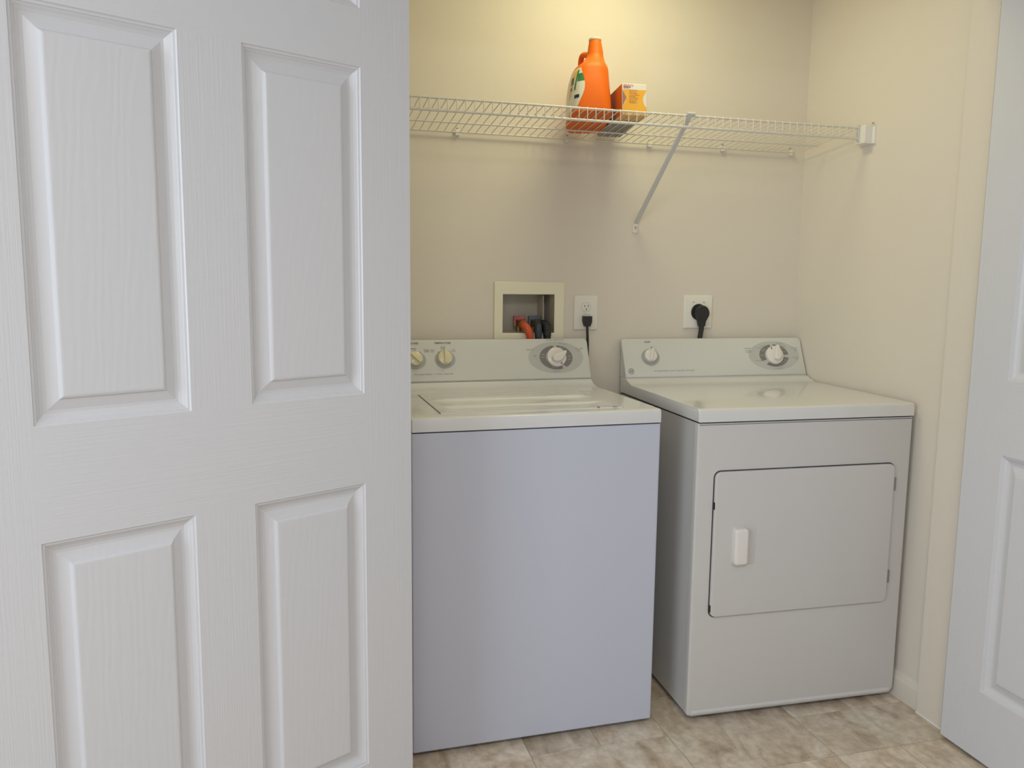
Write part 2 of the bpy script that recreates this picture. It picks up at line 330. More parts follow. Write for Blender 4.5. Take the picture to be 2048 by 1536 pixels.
# ------------------------------------------------------------ six panel doors
DW, DH, DT = .846, 2.03, .035
UL = [0, .118, .364, .478, .728, DW]; ZL = [0, .186, .821, 1.012, 1.664, 1.774, 1.925, DH]
PROF = [(0, 0), (.002, .0026), (.0055, .0034), (.007, .0056), (.0085, .0064), (.0125, .0096), (.018, .0120), (.023, .0122), (.0400, .0066), (.0425, .0024), (.0455, .0009), (.048, .0006)]
def make_door(name, label, hinge, ang, hy):
    d = bpy.data.objects.new(name, None); C.objects.link(d); d.location = (*hinge, .012); d.rotation_euler = (0, 0, ang)
    d['kind'] = 'structure'; d['label'] = label; d['category'] = 'door'
    bm = bmesh.new(); holes = [(i, j) for i in (1, 3) for j in (1, 3, 5)]
    for yy, s in ((0, 1), (DT, -1)):
        for i in range(5):
            for j in range(7):
                if (i, j) in holes: continue
                f = bm.faces.new([bm.verts.new((u, yy, z)) for u, z in ((UL[i], ZL[j]), (UL[i+1], ZL[j]), (UL[i+1], ZL[j+1]), (UL[i], ZL[j+1]))][::s])
                f.material_index = 0 if (i in (0, 4) or (i == 2 and j in (1, 3, 5))) else 1
    bmesh.ops.remove_doubles(bm, verts=bm.verts, dist=1e-5)
    e = .0006
    for a in (((0, 0), (0, DH)), ((DW, 0), (DW, DH)), ((0, 0), (DW, 0)), ((0, DH), (DW, DH))):
        (u0, z0), (u1, z1) = a
        bm.faces.new([bm.verts.new(p) for p in ((u0, 0, z0), (u1, 0, z1), (u1, DT, z1), (u0, DT, z0))])
    bmesh.ops.remove_doubles(bm, verts=bm.verts, dist=1e-5)
    obj('frame', bm, [M['grain_v'], M['grain_h']], d)
    for i, j in holes:
        bm = bmesh.new()
        for yy, s in ((0, 1), (DT, -1)):
            rings = []
            for off, dep in PROF:
                rings.append([bm.verts.new((u, yy+s*dep, z)) for u, z in ((UL[i]+off, ZL[j]+off), (UL[i+1]-off, ZL[j]+off), (UL[i+1]-off, ZL[j+1]-off), (UL[i]+off, ZL[j+1]-off))])
            for A, D in zip(rings, rings[1:]):
                for k in range(4): bm.faces.new((A[k], A[(k+1) % 4], D[(k+1) % 4], D[k]))
            f = bm.faces.new(rings[-1])
        obj('panel', bm, M['grain_p'], d)
    # hinge leaves on the hinge edge
    for z in (.2, 1.0, 1.82):
        bm = bmesh.new(); tube(bm, [(.002, hy, z-.04), (.002, hy, z+.04)], .005, 10); obj('hinge', bm, M['steel'], d)
    return d
# local +x runs from hinge to free edge, local y=0 is the face towards the room side we see
t = .48235
left = make_door('door_1', 'large open white six-panel door filling the left of the picture', (-.310, -.865), math.pi+t, -.004)
# rotate so that local +y (thickness) points away from the camera: mirror by scaling is avoided, faces are identical
# with ang = pi+t local +y is (sin t, -cos t) = towards camera, so shift the leaf back by its thickness
left.location = (-.310-math.sin(t)*DT, -.865+math.cos(t)*DT, .012)
right = make_door('door_2', 'white six-panel door cut by the right picture edge beside the dryer', (1.172, -.866), -math.pi/2, DT+.004)

# ------------------------------------------------------------ washer and dryer
W_ = .686
def frame(v0, z0, v1, z1, u0, dv):
    """console plane: e along width, s up the slope, h outwards"""
    L = math.hypot(v1-v0, z1-z0); sv, sz = (v1-v0)/L, (z1-z0)/L
    def T(e, s, h): return (e-W_/2+u0, v0+sv*s-sz*h-dv, z0+sz*s+sv*h)
    return T, L
DV = .3
def LB(u, v, z): return (u-W_/2, v-DV, z)      # appliance local: u 0..W_, v depth from the front, z
def lbox(u0, u1, v0, v1, z0, z1, bev=.003, seg=2): return B(u0-W_/2, u1-W_/2, v0-DV, v1-DV, z0, z1, bev=bev, seg=seg)

def timer(T, cp, ce, cs, grip_ang, mark_ang, gaps, hw, hh, ticks, kr=.0335):
    """printed oval and ring with the big cycle knob; angles in degrees"""
    bm = bmesh.new(); pts = [(ce+hw*math.cos(2*math.pi*k/64), cs+hh*math.sin(2*math.pi*k/64)) for k in range(64)]
    plate(bm, pts, -.001, .0004, T); obj('dial_oval', bm, M['oval'], cp)
    bm = bmesh.new(); rw, rh = .0575, .0415
    a = 0
    gaps = sorted(gaps)
    spans = [(gaps[i][1], gaps[(i+1) % len(gaps)][0]+(360 if i == len(gaps)-1 else 0)) for i in range(len(gaps))]
    for a0, a1 in spans:
        n = max(6, int((a1-a0)/6)); O = []; I = []
        for k in range(n+1):
            q = math.radians(a0+(a1-a0)*k/n)
            O.append((ce+rw*math.cos(q), cs+rh*math.sin(q))); I.append((ce+.036*math.cos(q), cs+.030*math.sin(q)))
        for k in range(n):
            plate(bm, [O[k], O[k+1], I[k+1], I[k]][::-1], 0, .0007, T)
    obj('dial_ring', bm, M['ring'], cp)
    bm = bmesh.new()
    for q in ticks:
        q = math.radians(q); c, s = math.cos(q), math.sin(q)
        p = [(ce+.041*c, cs+.034*s), (ce+.053*c, cs+.0385*s)]
        dx, dy = -s*.0006, c*.0006
        plate(bm, [(p[0][0]-dx, p[0][1]-dy), (p[1][0]-dx, p[1][1]-dy), (p[1][0]+dx, p[1][1]+dy), (p[0][0]+dx, p[0][1]+dy)], .0005, .0009, T)
    obj('dial_marks', bm, M['ink_white'], cp)['kind'] = 'stuff'
    kn = lambda x, y, h: T(ce+x, cs+y, h)
    bm = bmesh.new(); lathe(bm, [(kr, .0008), (kr, .006), (kr*.97, .009), (kr*.9, .0105), (kr*.55, .0112), (.001, .0115)], kn, 40)
    k = obj('timer_knob', bm, M['knob_white'], cp, smooth=True)
    bm = bmesh.new(); g = math.radians(grip_ang); c, s = math.cos(g), math.sin(g)
    out = [(-.022, -.004), (-.019, -.012), (-.008, -.0185), (.006, -.019), (.018, -.013), (.032, -.0045), (.0345, 0), (.033, .0045), (.020, .0065), (-.012, .008), (-.019, .0055)]
    pts = [(x*c-y*s, x*s+y*c) for x, y in out]
    slab(bm, pts, .009, .026, kn, b=.004); 
    # the grip sits beside the knob as a sibling part
    obj('knob_grip', bm, M['knob_white'], cp, smooth=True)
    bm = bmesh.new(); q = math.radians(mark_ang); c, s = math.cos(q), math.sin(q); r0, r1 = .0245, .0315
    pts = [(r1*c, r1*s), (r0*c-.0028*s, r0*s+.0028*c), (r0*c+.0028*s, r0*s-.0028*c)]
    plate(bm, pts, .0100, .0122, kn); obj('knob_pointer', bm, M['ink_red'], cp)

def small_knob(T, cp, ce, cs, m, ang, r=.0232, slope=(0, 0)):
    kn = lambda x, y, h: T(ce+x, cs+y, h)
    bm = bmesh.new(); plate(bm, [(ce+.0335*math.cos(2*math.pi*k/40)+.001, cs-.004+.030*math.sin(2*math.pi*k/40)) for k in range(40)], -.001, .0004, T); obj('knob_halo', bm, M['halo'], cp)
    bm = bmesh.new(); lathe(bm, [(r, .0006), (r, .009), (r*.95, .0125), (r*.82, .0140), (.001, .0145)], kn, 36); obj('knob', bm, m, cp, smooth=True)
    bm = bmesh.new(); g = math.radians(ang); c, s = math.cos(g), math.sin(g)
    out = [(-.0205, -.005), (.0225, -.0055), (.0245, 0), (.0225, .0035), (-.0205, .0035)]
    slab(bm, [(x*c-y*s, x*s+y*c) for x, y in out], .012, .021, kn, b=.0025); obj('knob_grip', bm, m, cp, smooth=True)

# ---- washer
wr = .018; xw, yw = .4117, -.6028
c, s = math.cos(wr), math.sin(wr); ul, vl = -W_/2, DV
wa = thing('washing_machine', 'white top-loading washing machine partly hidden by the open left door', 'washing machine', (xw+ul*c-vl*s, yw+ul*s+vl*c, 0), wr)
obj('cabinet', lbox(0, W_, 0, .58, .016, .8750, bev=.004), M['enamel_daylight_tint'], wa)
for fx in (.05, W_-.05):
    for fy in (.05, .53):
        bm = bmesh.new(); lathe(bm, [(.02, 0), (.02, .008), (.012, .010), (.012, .017)], lambda x, y, z, fx=fx, fy=fy: LB(fx+x, fy+y, z), 14); obj('foot', bm, M['black'], wa)
bm = bmesh.new()
arc = [(-.003, .8785), (-.003, .906), (-.0015, .911), (.003, .914), (.010, .9148)]
LU0, LU1, LV0, LV1 = .082, .596, .046, .402
prism(bm, arc+[(LV0, .9148), (LV0, .8785)], 0, W_, lambda x, a, b_: LB(x, a, b_), bev=.003)
back_prof = [(LV1, .8785), (LV1, .9148), (.470, .9148), (.486, .9158), (.497, .9185), (.507, .9235), (.5185, .9345), (.5815, .9345), (.5815, .8785)]
prism(bm, back_prof, 0, W_, lambda x, a, b_: LB(x, a, b_), bev=.003)
for a, b_ in ((0, LU0), (LU1, W_)): prism(bm, [(LV0, .8785), (LV0, .9148), (LV1, .9148), (LV1, .8785)], a, b_, lambda x, p, q: LB(x, p, q))
box(bm, LU0-W_/2, LU1-W_/2, LV0-DV, LV1-DV, .876, .880)
obj('top_panel', bm, M['enamel_wtop'], wa, smooth=True)
obj('top_seam', lbox(.004, W_-.004, .003, .578, .8745, .8790, bev=0), M['gap'], wa)
bm = bmesh.new(); q = .003
lp = [(LV0+q, .886), (LV0+q, .9135), (LV0+q+.002, .9165), (.060, .9172), (.068, .9160), (.080, .9130), (.100, .9110), (.150, .9105), (.159, .9109), (.1615, .9118), (.1635, .9134), (.1655, .9147), (.168, .9151), (.20, .9152), (.240, .9154), (.2465, .9158), (.2490, .9170), (.2515, .9190), (.2540, .9209), (.2565, .9219), (.266, .9223), (.28, .9223), (.30, .9220), (.330, .9208), (.36, .9190), (.385, .9172), (LV1-q, .9155), (LV1-q, .886)]
NU = 44; us = [LU0+q+(LU1-LU0-2*q)*k/NU for k in range(NU+1)]; top_ = [p for p in lp if p[1] > .9]; RIM = .9168
def sm(t_): t_ = max(0, min(1, t_)); return t_*t_*(3-2*t_)
grid = []
for v_, z_ in top_:
    row = []
    for u_ in us:
        k_ = sm(min(u_-us[0]-.004, us[-1]-u_-.004)/.055); rim = min(z_, RIM) if v_ < .06 or v_ > .388 else RIM
        row.append(bm.verts.new(LB(u_, v_, rim+(z_-rim)*k_)))
    grid.append(row)
for A_, D_ in zip(grid, grid[1:]):
    for k in range(NU): bm.faces.new((A_[k], A_[k+1], D_[k+1], D_[k]))
loop = grid[0]+[g_[-1] for g_ in grid[1:]]+grid[-1][-2::-1]+[g_[0] for g_ in grid[-2:0:-1]]
low = [bm.verts.new((p.co.x, p.co.y, .886)) for p in loop]
for k in range(len(loop)): bm.faces.new((loop[k], loop[(k+1) % len(loop)], low[(k+1) % len(loop)], low[k]))
bm.faces.new(low)
obj('lid', bm, M['enamel_wtop'], wa, smooth=True)
obj('lid_bumper', lbox(.520, .526, .050, .056, .9165, .9182, bev=.0004), M['ink_red'], wa)
obj('lid_latch_slot', lbox(.566, .578, .050, .058, .9165, .9178, bev=.0004), M['steel'], wa)
T, L = frame(.5185, .9364, .572, 1.066, 0, DV)
bm = bmesh.new(); slab(bm, rrect(0, W_, 0, L, [.014, .014, .002, .002]), -.012, 0, T, b=.003)
cp = obj('control_panel', bm, M['fascia'], wa, smooth=True)
bm = bmesh.new(); prism(bm, [(.533, .930), (.580, .930), (.580, 1.060), (.577, 1.060)], .003, W_-.003, lambda x, a, b_: LB(x, a, b_)); obj('console_back', bm, M['enamel'], wa)
E0 = W_
timer(T, cp, E0-.116, .0745, 25, -60, [(84, 97), (-68, -54)], .0955, .0545, [178, 163, 5, -12, 55, 65, -100, -110, -90, 70])
small_knob(T, cp, E0-.4906, .078, M['knob_cream'], 90)
small_knob(T, cp, E0-.5854, .0765, M['knob_cream'], 135)
tx = lambda s_, sz, e_, sl, m_=M['ink'], **k: text('lettering', s_, sz, e_, sl, .0006, T, m_, cp, **k)
tx('TEMPERATURE', .0082, E0-.4946, .1285, bold=.0002); tx('LOAD SIZE', .0082, E0-.592, .1285, bold=.0002)
tx('MEDIUM', .0052, E0-.590, .1105); tx('EXTRA', .0052, E0-.548, .106); tx('LARGE', .0052, E0-.548, .1005); tx('SMALL', .0052, E0-.63, .106)
tx('WARM', .0052, E0-.494, .1150); tx('COLD', .0052, E0-.494, .1095)
tx('COLD', .0052, E0-.530, .106, M['ink_soft']); tx('COLD', .0052, E0-.530, .1005, M['ink_soft'])
tx('HOT', .0052, E0-.460, .106, M['ink_soft']); tx('COLD', .0052, E0-.460, .1005, M['ink_soft'])
bm = bmesh.new()
for ce_ in (E0-.4906, E0-.5854):
    for aa in (50, 90, 130):
        q = math.radians(aa); plate(bm, [(ce_+.0275*math.cos(q)+.0016*math.cos(2*math.pi*k/8), .078+.0275*math.sin(q)+.0016*math.sin(2*math.pi*k/8)) for k in range(8)], 0, .0009, T)
obj('knob_marks', bm, M['ink'], cp)['kind'] = 'stuff'
tx('Extra Large Capacity  |  3 Cycle  |  Quiet Pak', .0068, E0-.5300, .0262, M['ink_soft'])
tx('COTTONS · REGULAR SOIL', .0052, E0-.116, .1345, M['ink_soft']); tx('PREWASH', .0056, E0-.203, .1020, M['ink_soft'])
tx('EASY CARE', .0056, E0-.033, .1035, M['ink_soft'], align='CENTER'); tx('KNITS', .0048, E0-.034, .0965, M['ink_soft'])
tx('HEAVY', .0048, E0-.096, .1235, M['ink_soft']); tx('SOIL', .0048, E0-.082, .1195, M['ink_soft'])
tx('RINSE', .0048, E0-.190, .0820, M['ink_soft']); tx('SPIN', .0048, E0-.188, .0765, M['ink_soft']); tx('DELICATES', .0050, E0-.118, .0270, M['ink_soft'])

# ---- dryer
dr = -.028; xd, yd = .5149, -.6219
c, s = math.cos(dr), math.sin(dr); ul, vl = W_/2, DV
dy = thing('clothes_dryer', 'white front-loading dryer with square door beside the right wall', 'dryer', (xd+ul*c-vl*s, yd+ul*s+vl*c, 0), dr)
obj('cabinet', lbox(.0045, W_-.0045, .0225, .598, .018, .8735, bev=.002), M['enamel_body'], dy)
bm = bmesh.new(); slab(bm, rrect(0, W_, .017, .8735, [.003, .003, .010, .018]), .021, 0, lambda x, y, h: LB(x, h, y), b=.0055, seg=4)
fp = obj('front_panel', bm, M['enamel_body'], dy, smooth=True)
bm = bmesh.new(); prism(bm, [(-.0045, .025), (-.0040, .029), (0, .033), (.004, .033), (.004, .0185), (-.0015, .0180)], .012, W_-.016, lambda x, a, b_: LB(x, a, b_)); obj('toe_fold', bm, M['enamel_body'], dy)
for fx in (.05, W_-.05):
    for fy in (.07, .54):
        bm = bmesh.new(); lathe(bm, [(.02, 0), (.02, .008), (.012, .010), (.012, .020)], lambda x, y, z, fx=fx, fy=fy: LB(fx+x, fy+y, z), 14); obj('foot', bm, M['black'], dy)
bm = bmesh.new()
prof = [(-.004, .8775), (-.004, .905), (-.0025, .9105), (.002, .9135), (.009, .9145), (.478, .9145), (.50, .9150), (.515, .9170), (.526, .9205), (.538, .9250), (.5465, .9315), (.60, .9315), (.60, .8775)]
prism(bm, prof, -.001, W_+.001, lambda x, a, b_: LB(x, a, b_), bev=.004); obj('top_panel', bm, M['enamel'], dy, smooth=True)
obj('top_seam', lbox(.004, W_-.004, .004, .596, .8730, .8782, bev=0), M['gap'], dy)
T, L = frame(.5475, .9330, .604, 1.0620, 0, DV)
bm = bmesh.new(); slab(bm, rrect(0, W_, 0, L, [.012, .012, .002, .002]), -.012, 0, T, b=.003)
cp = obj('control_panel', bm, M['fascia'], dy, smooth=True)
bm = bmesh.new(); prism(bm, [(.562, .932), (.606, .932), (.606, 1.045), (.603, 1.045)], .002, W_-.002, lambda x, a, b_: LB(x, a, b_)); obj('console_back', bm, M['enamel'], dy)
timer(T, cp, .570, .0735, 75, 116, [(88, 102), (-12, 4), (210, 232)], .099, .0535, [178, 40, 50, 25, -30, -45, -60, -75, 150, 140])
small_knob(T, cp, .0972, .0765, M['knob_white'], 75, r=.0225)
tx = lambda s_, sz, e_, sl, m_=M['ink'], **k: text('lettering', s_, sz, e_, sl, .0006, T, m_, cp, **k)
tx('START', .0078, .094, .1275, bold=.0002)
tx('Extra Large Capacity  |  Quiet  |  Heavy Duty  |  Four Cycle', .0062, .179, .0235, M['ink_soft'])
for s_, e_, sl in (('AUTOMATIC', .470, .1010), ('COTTONS', .4705, .0925), ('LESS DRY', .474, .0870), ('EASY CARE', .655, .1010), ('TIMED', .660, .0940), ('DRY', .658, .0885), ('MORE DRY', .655, .0650), ('FLUFF', .657, .0585), ('DAMP DRY', .507, .0550), ('MORE', .530, .1085), ('OPTIMUM', .520, .1015), ('PERMANENT', .600, .1170), ('LESS', .615, .1080)):
    tx(s_, .0050, e_, sl, M['ink_soft'])
tx('50  40  30  20', .0046, .578, .0250, M['ink_soft'])
bm = bmesh.new()   # round monogram badge: ring, script letters and the four small curls
ce_, cs_ = .0217, .0235
for k in range(28):
    a0, a1 = 2*math.pi*k/28, 2*math.pi*(k+1)/28
    plate(bm, [(ce_+r_*math.cos(a_), cs_+r_*math.sin(a_)) for r_, a_ in ((.0100, a0), (.0100, a1), (.0086, a1), (.0086, a0))][::-1], 0, .0007, T)
for k in range(4):
    for i in range(5):
        a_ = math.pi/2*k+.25+i*.18; r_ = .0079-i*.0007
        plate(bm, [(ce_+r_*math.cos(a_)+.0006*math.cos(q), cs_+r_*math.sin(a_)+.0006*math.sin(q)) for q in (0, 1.57, 3.14, 4.71)], 0, .0007, T)
obj('monogram_badge', bm, M['ink'], cp)
text('monogram_letters', 'GE', .0095, ce_, cs_, .0006, T, M['ink'], cp, bold=.0002)
bm = bmesh.new()
plate(bm, [(.1065+.0035*math.cos(q*.785), .1085+.0035*math.sin(q*.785)) for q in range(8)], 0, .0007, T); obj('start_mark', bm, M['ink_soft'], cp)
# drum door
Tf = lambda x, y, h: LB(x, -h, y)
bm = bmesh.new(); slab(bm, rrect(.0525, .6335, .3115, .7395, .020), -.002, .0016, Tf); obj('door_gap_shade', bm, M['gap'], dy)  # thin dark plate painting the shadow line round the drum door
bm = bmesh.new(); slab(bm, rrect(.0555, .6305, .3145, .7365, .018), -.001, .0105, Tf, b=.004); dd = obj('door', bm, M['enamel_body'], dy, smooth=True)
bm = bmesh.new(); slab(bm, rrect(.1085, .1850, .4650, .5810, .008), .009, .0114, Tf, b=.0008); obj('handle_recess', bm, M['enamel_body'], dd, smooth=True)
bm = bmesh.new(); slab(bm, rrect(.112, .1545, .4700, .5755, .010), .010, .0320, Tf, b=.007, seg=4); obj('handle', bm, M['knob_white'], dd, smooth=True)
for z in (.655, .372):
    bm = bmesh.new(); slab(bm, rrect(.629, .6385, z, z+.040, .003), -.001, .0075, Tf, b=.001); obj('hinge', bm, M['steel'], dy)
for z in (.330, .63):
    bm = bmesh.new(); slab(bm, rrect(.0535, .0560, z, z+.02, .0005), 0, .009, Tf); obj('door_bumper', bm, M['black'], dy)

# ------------------------------------------------------------ recessed valve box and hoses
vb = thing('valve_box', 'cream recessed washer valve box in the back wall', 'valve box', (.2075, 0, 1.03))
bx0, bz0 = .2075, 1.03
def VB(x, y, z): return (x-bx0, y, z-bz0)
bm = bmesh.new(); x0, x1, z0, z1 = BX; O = (.0865, .3290, 1.045, 1.2520)
q = lambda a, b_, c_, d: box(bm, a-bx0, b_-bx0, -.006, 0, c_-bz0, d-bz0)
prof_o = [(O[0], O[2]), (O[1], O[2]), (O[1], O[3]), (O[0], O[3])]; prof_i = [(x0, z0), (x1, z0), (x1, z1), (x0, z1)]
def mix(t_): return [((1-t_)*a[0]+t_*b_[0], (1-t_)*a[1]+t_*b_[1]) for a, b_ in zip(prof_o, prof_i)]
rings = []
for t_, y in ((0, -.0005), (0, -.004), (.06, -.006), (.94, -.006), (1., -.0045), (1., .004)):
    rings.append([bm.verts.new(VB(x, y, z)) for x, z in mix(t_)])
for A, D in zip(rings, rings[1:]):
    for k in range(4): bm.faces.new((A[k], A[(k+1) % 4], D[(k+1) % 4], D[k]))
obj('frame', bm, M['plastic_cream'], vb)
bm = bmesh.new(); t_ = .0025
R0 = [bm.verts.new(VB(x, .002, z)) for x, z in ((x0+.0005, z0+.0005), (x1-.0005, z0+.0005), (x1-.0005, z1-.0005), (x0+.0005, z1-.0005))]
R1 = [bm.verts.new(VB(x, .088, z)) for x, z in ((x0+.006, z0+.003), (x1-.006, z0+.003), (x1-.006, z1-.003), (x0+.006, z1-.003))]
for k in range(4): bm.faces.new((R0[k], R0[(k+1) % 4], R1[(k+1) % 4], R1[k]))
bm.faces.new(R1)
obj('liner', bm, M['box_in'], vb)
bm = bmesh.new()
for z in (1.195, 1.145): box(bm, .268-bx0, .288-bx0, .086, .088, z-bz0, z+.002-bz0); 
box(bm, .262-bx0, .264-bx0, .02, .087, 1.09-bz0, 1.205-bz0)
obj('liner_ribs', bm, M['box_in'], vb)
def valve(xc, mh):
    bm = bmesh.new(); tube(bm, [VB(xc, .045, z0+.001), VB(xc, .045, 1.128)], .009, 12); tube(bm, [VB(xc, .048, 1.112), VB(xc+.004, .012, 1.110)], .0115, 12)
    v = obj('water_valve', bm, M['brass'], vb, smooth=True)
    bm = bmesh.new(); box(bm, xc-.020-bx0, xc+.022-bx0, .030, .046, 1.124-bz0, 1.138-bz0, bev=.003); box(bm, xc-.02-bx0, xc-.012-bx0, .032, .044, 1.105-bz0, 1.126-bz0, bev=.002)
    obj('valve_handle', bm, mh, v)
valve(.184, M['red_handle']); valve(.236, M['blue_handle'])
def hose(name, P, r, m_, label, rib=False, cat='hose', grp=None):
    bm = bmesh.new(); pts = spline(P, 10); rr = [r*(1+.07*math.sin(i*1.9)) if rib else r for i in range(len(pts))]; rr = [q_*1.28 if p_.z > 1.085 else q_*(1.28-.28*min(1, (1.085-p_.z)/.025)) for q_, p_ in zip(rr, pts)]
    tube(bm, pts, rr, 14); o = obj(name, bm, m_, smooth=True); return tag(o, label, cat, grp)
hose('inlet_hose', [(.188, .008, 1.110), (.190, -.006, 1.109), (.199, -.0175, 1.095), (.207, -.0165, 1.072), (.209, -.0115, 1.04), (.209, -.0115, .90), (.209, -.0115, .60)], .0102, M['red_hose'], 'bright red water hose coming out of the valve box')
hose('inlet_hose', [(.240, .008, 1.110), (.236, -.006, 1.110), (.2345, -.0175, 1.097), (.2360, -.0165, 1.072), (.2365, -.0115, 1.04), (.2365, -.0115, .90), (.2365, -.0115, .60)], .0102, M['navy'], 'dark blue-grey water hose next to the red one')
hose('drain_hose', [(.264, .045, 1.090), (.2645, .030, 1.107), (.2645, .008, 1.1115), (.2655, -.010, 1.104), (.2660, -.0165, 1.088), (.2670, -.0150, 1.068), (.2670, -.0120, 1.03), (.2670, -.0118, .90), (.2670, -.0118, .60)], .0112, M['black'], 'thick black ribbed drain hose right of the water hoses', rib=True)

# ------------------------------------------------------------ outlets, plugs and cords
def wall_plate(o, x0, x1, z0, z1, xb, zb):
    bm = bmesh.new(); slab(bm, rrect(x0-xb, x1-xb, z0-zb, z1-zb, .005), 0, .0065, lambda x, y, h: (x, -h, y), b=.005, seg=3); return obj('cover_plate', bm, M['plastic_white'], o, smooth=True)
ox_, oz_ = .407, 1.150
ou = thing('wall_outlet', 'white two-socket wall outlet plate above the gap between the machines', 'outlet', (ox_, 0, oz_))
wall_plate(ou, .3635, .4500, 1.0910, 1.2095, ox_, oz_)
TO = lambda x, y, h: (x, -h, y)
for dz in (.0195, -.0195):
    bm = bmesh.new(); pts = [(.0165*math.cos(2*math.pi*k/28), dz+max(-.0135, min(.0135, .0165*math.sin(2*math.pi*k/28)))) for k in range(28)]
    slab(bm, pts, .005, .0075, TO, b=.0006, seg=1); so = obj('socket', bm, M['plastic_white'], ou)
    bm = bmesh.new(); plate(bm, inset(pts, -.0009), .006, .0068, TO); obj('socket_gap', bm, M['halo'], so)
    bm = bmesh.new()
    for sx in (-.0062, .0062): plate(bm, rrect(sx-.0009, sx+.0009, dz-.001, dz+.0075, .0003, 1), .007, .0079, TO)
    plate(bm, [(.0022*math.cos(2*math.pi*k/12), dz-.0075+.0022*math.sin(2*math.pi*k/12)) for k in range(12)], .007, .0079, TO)
    obj('socket_slots', bm, M['gap'], so)
bm = bmesh.new(); lathe(bm, [(.003, .006), (.003, .0074), (.001, .0078)], TO, 12); obj('screw', bm, M['plastic_cream'], ou)
# washer power cord
pc = thing('power_cord', 'slim black power cord plugged into the outlet above the washer', 'cord', (ox_, 0, 1.125))
bm = bmesh.new(); slab(bm, [(-.0145, .014), (-.0145, -.004), (-.0090, -.020), (.0090, -.020), (.0145, -.004), (.0145, .014)][::1], .0078, .030, TO, b=.003)
obj('plug', bm, M['black'], pc, smooth=True)
bm = bmesh.new(); tube(bm, spline([(0, -.020, -.014), (.0008, -.0195, -.035), (.0035, -.016, -.06), (.0055, -.0135, -.09), (.0055, -.0125, -.13), (-.002, -.0115, -.17), (-.012, -.0115, -.22), (-.02, -.0115, -.5)], 8), .0042, 10); obj('cord', bm, M['black'], pc, smooth=True)
# dryer outlet
dx_, dz_ = .8255, 1.1525
du = thing('dryer_outlet', 'square white outlet plate with a large round black plug', 'outlet', (dx_, 0, dz_))
wall_plate(du, .7700, .8810, 1.0940, 1.2110, dx_, dz_)
bm = bmesh.new(); lathe(bm, [(.0285, .005), (.0285, .0085), (.026, .0095), (.001, .0095)], TO, 32); obj('socket', bm, M['black'], du)
for sx in (-.020, .020):
    bm = bmesh.new(); lathe(bm, [(.0028, .006), (.0028, .0072), (.001, .0075)], lambda x, y, h, sx=sx: (sx+x, -h, .034+y), 10); obj('screw', bm, M['halo'], du)
dp = thing('dryer_power_cord', 'thick black dryer cord with a round angled plug', 'cord', (.832, 0, 1.150))
bm = bmesh.new(); lathe(bm, [(.0255, .0096), (.0265, .014), (.026, .026), (.0225, .031), (.001, .0325)], TO, 32)
out = [(-.0265, .004), (-.0262, -.008), (-.014, -.030), (-.0105, -.047), (.0115, -.047), (.014, -.030), (.0262, -.008), (.0265, .004)]
slab(bm, out, .013, .030, TO, b=.005); obj('plug', bm, M['black'], dp, smooth=True)
bm = bmesh.new(); tube(bm, spline([(0, -.0205, -.044), (.0005, -.0195, -.06), (-.0015, -.0165, -.085), (-.003, -.014, -.12), (-.004, -.0125, -.3), (-.004, -.0125, -.55)], 8), [.0092]*9+[.0085]*32, 12); obj('cord', bm, M['black'], dp, smooth=True)

# ------------------------------------------------------------ wire shelf
YS_, ZT, YB_, ZB_ = -.3356, 1.7445, -.0125, 1.7130     # front top rod, back rod
SL = (ZT-ZB_)/(YB_-YS_)
sh = thing('wire_shelf', 'long white wire shelf across the back wall above the machines', 'shelf', (.38, YB_, ZB_))
SX, SY, SZ = .38, YB_, ZB_
def SH(x, y, z): return (x-SX, y-SY, z-SZ)
dxl = .0038     # the shelf hangs a hair lower towards the right
def zz(x): return -(x-1.213)*.0038
def rod(name, y, z, r, xa=-.45, xb=1.196):
    bm = bmesh.new(); tube(bm, [SH(xa, y, z+zz(xa)), SH(xb, y, z+zz(xb))], r, 10); return obj(name, bm, M['wire'], sh, smooth=True)
rod('front_rod', YS_, ZT, .0032); rod('lip_rod', YS_-.0005, ZT-.0325, .0040, xb=1.199); rod('back_rod', YB_, ZB_, .0030, xb=1.170)
ym = -.128; rod('cross_rod', ym, ZB_+SL*(YB_-ym)-.0045, .0028, xb=1.185)
me0 = None
xs = []; x = -.436
while x < 1.197: xs.append(x); x += .0254
for x in xs:
    if me0 is None:
        bm = bmesh.new(); r = .00145
        P = [(0, YB_-SY+.002, .0025), (0, YS_-SY+.006, ZT-SZ+.0022), (0, YS_-SY, ZT-SZ+.0035), (0, YS_-SY-.0032, ZT-SZ), (0, YS_-SY-.0036, ZT-SZ-.030)]
        tube(bm, P, r, 6); me0 = obj('deck_wire', bm, M['wire'], sh, smooth=True); me0.location = (x-SX, 0, zz(x)); continue
    o = me0.copy(); C.objects.link(o); o.location = (x-SX, 0, zz(x))
def clip(x):
    bm = bmesh.new(); box(bm, x-.0075-SX, x+.0075-SX, -.011-SY-.003, 0-SY, ZB_-.010+zz(x)-SZ, ZB_+.0085+zz(x)-SZ, bev=.002)
    k = obj('wall_clip', bm, M['plastic_white'], sh)
    bm = bmesh.new(); lathe(bm, [(.0030, 0), (.0030, .004), (.001, .005)], lambda a, b_, h: (x-SX+a, -.0105-SY-h+.006, ZB_+.0125+zz(x)-SZ+b_), 10); obj('clip_screw', bm, M['steel'], k)
for x in (-.038, .327, .618, .892, 1.158): clip(x)
bm = bmesh.new()
pts = [(-.372, 1.7060), (-.300, 1.7060), (-.300, 1.7560), (-.372, 1.7600)]
slab(bm, [(-y, z) for y, z in pts][::-1] if False else [(y, z) for y, z in pts], 0, .008, lambda y, z, h: SH(XR-h, y+0, z-.012), b=.002)
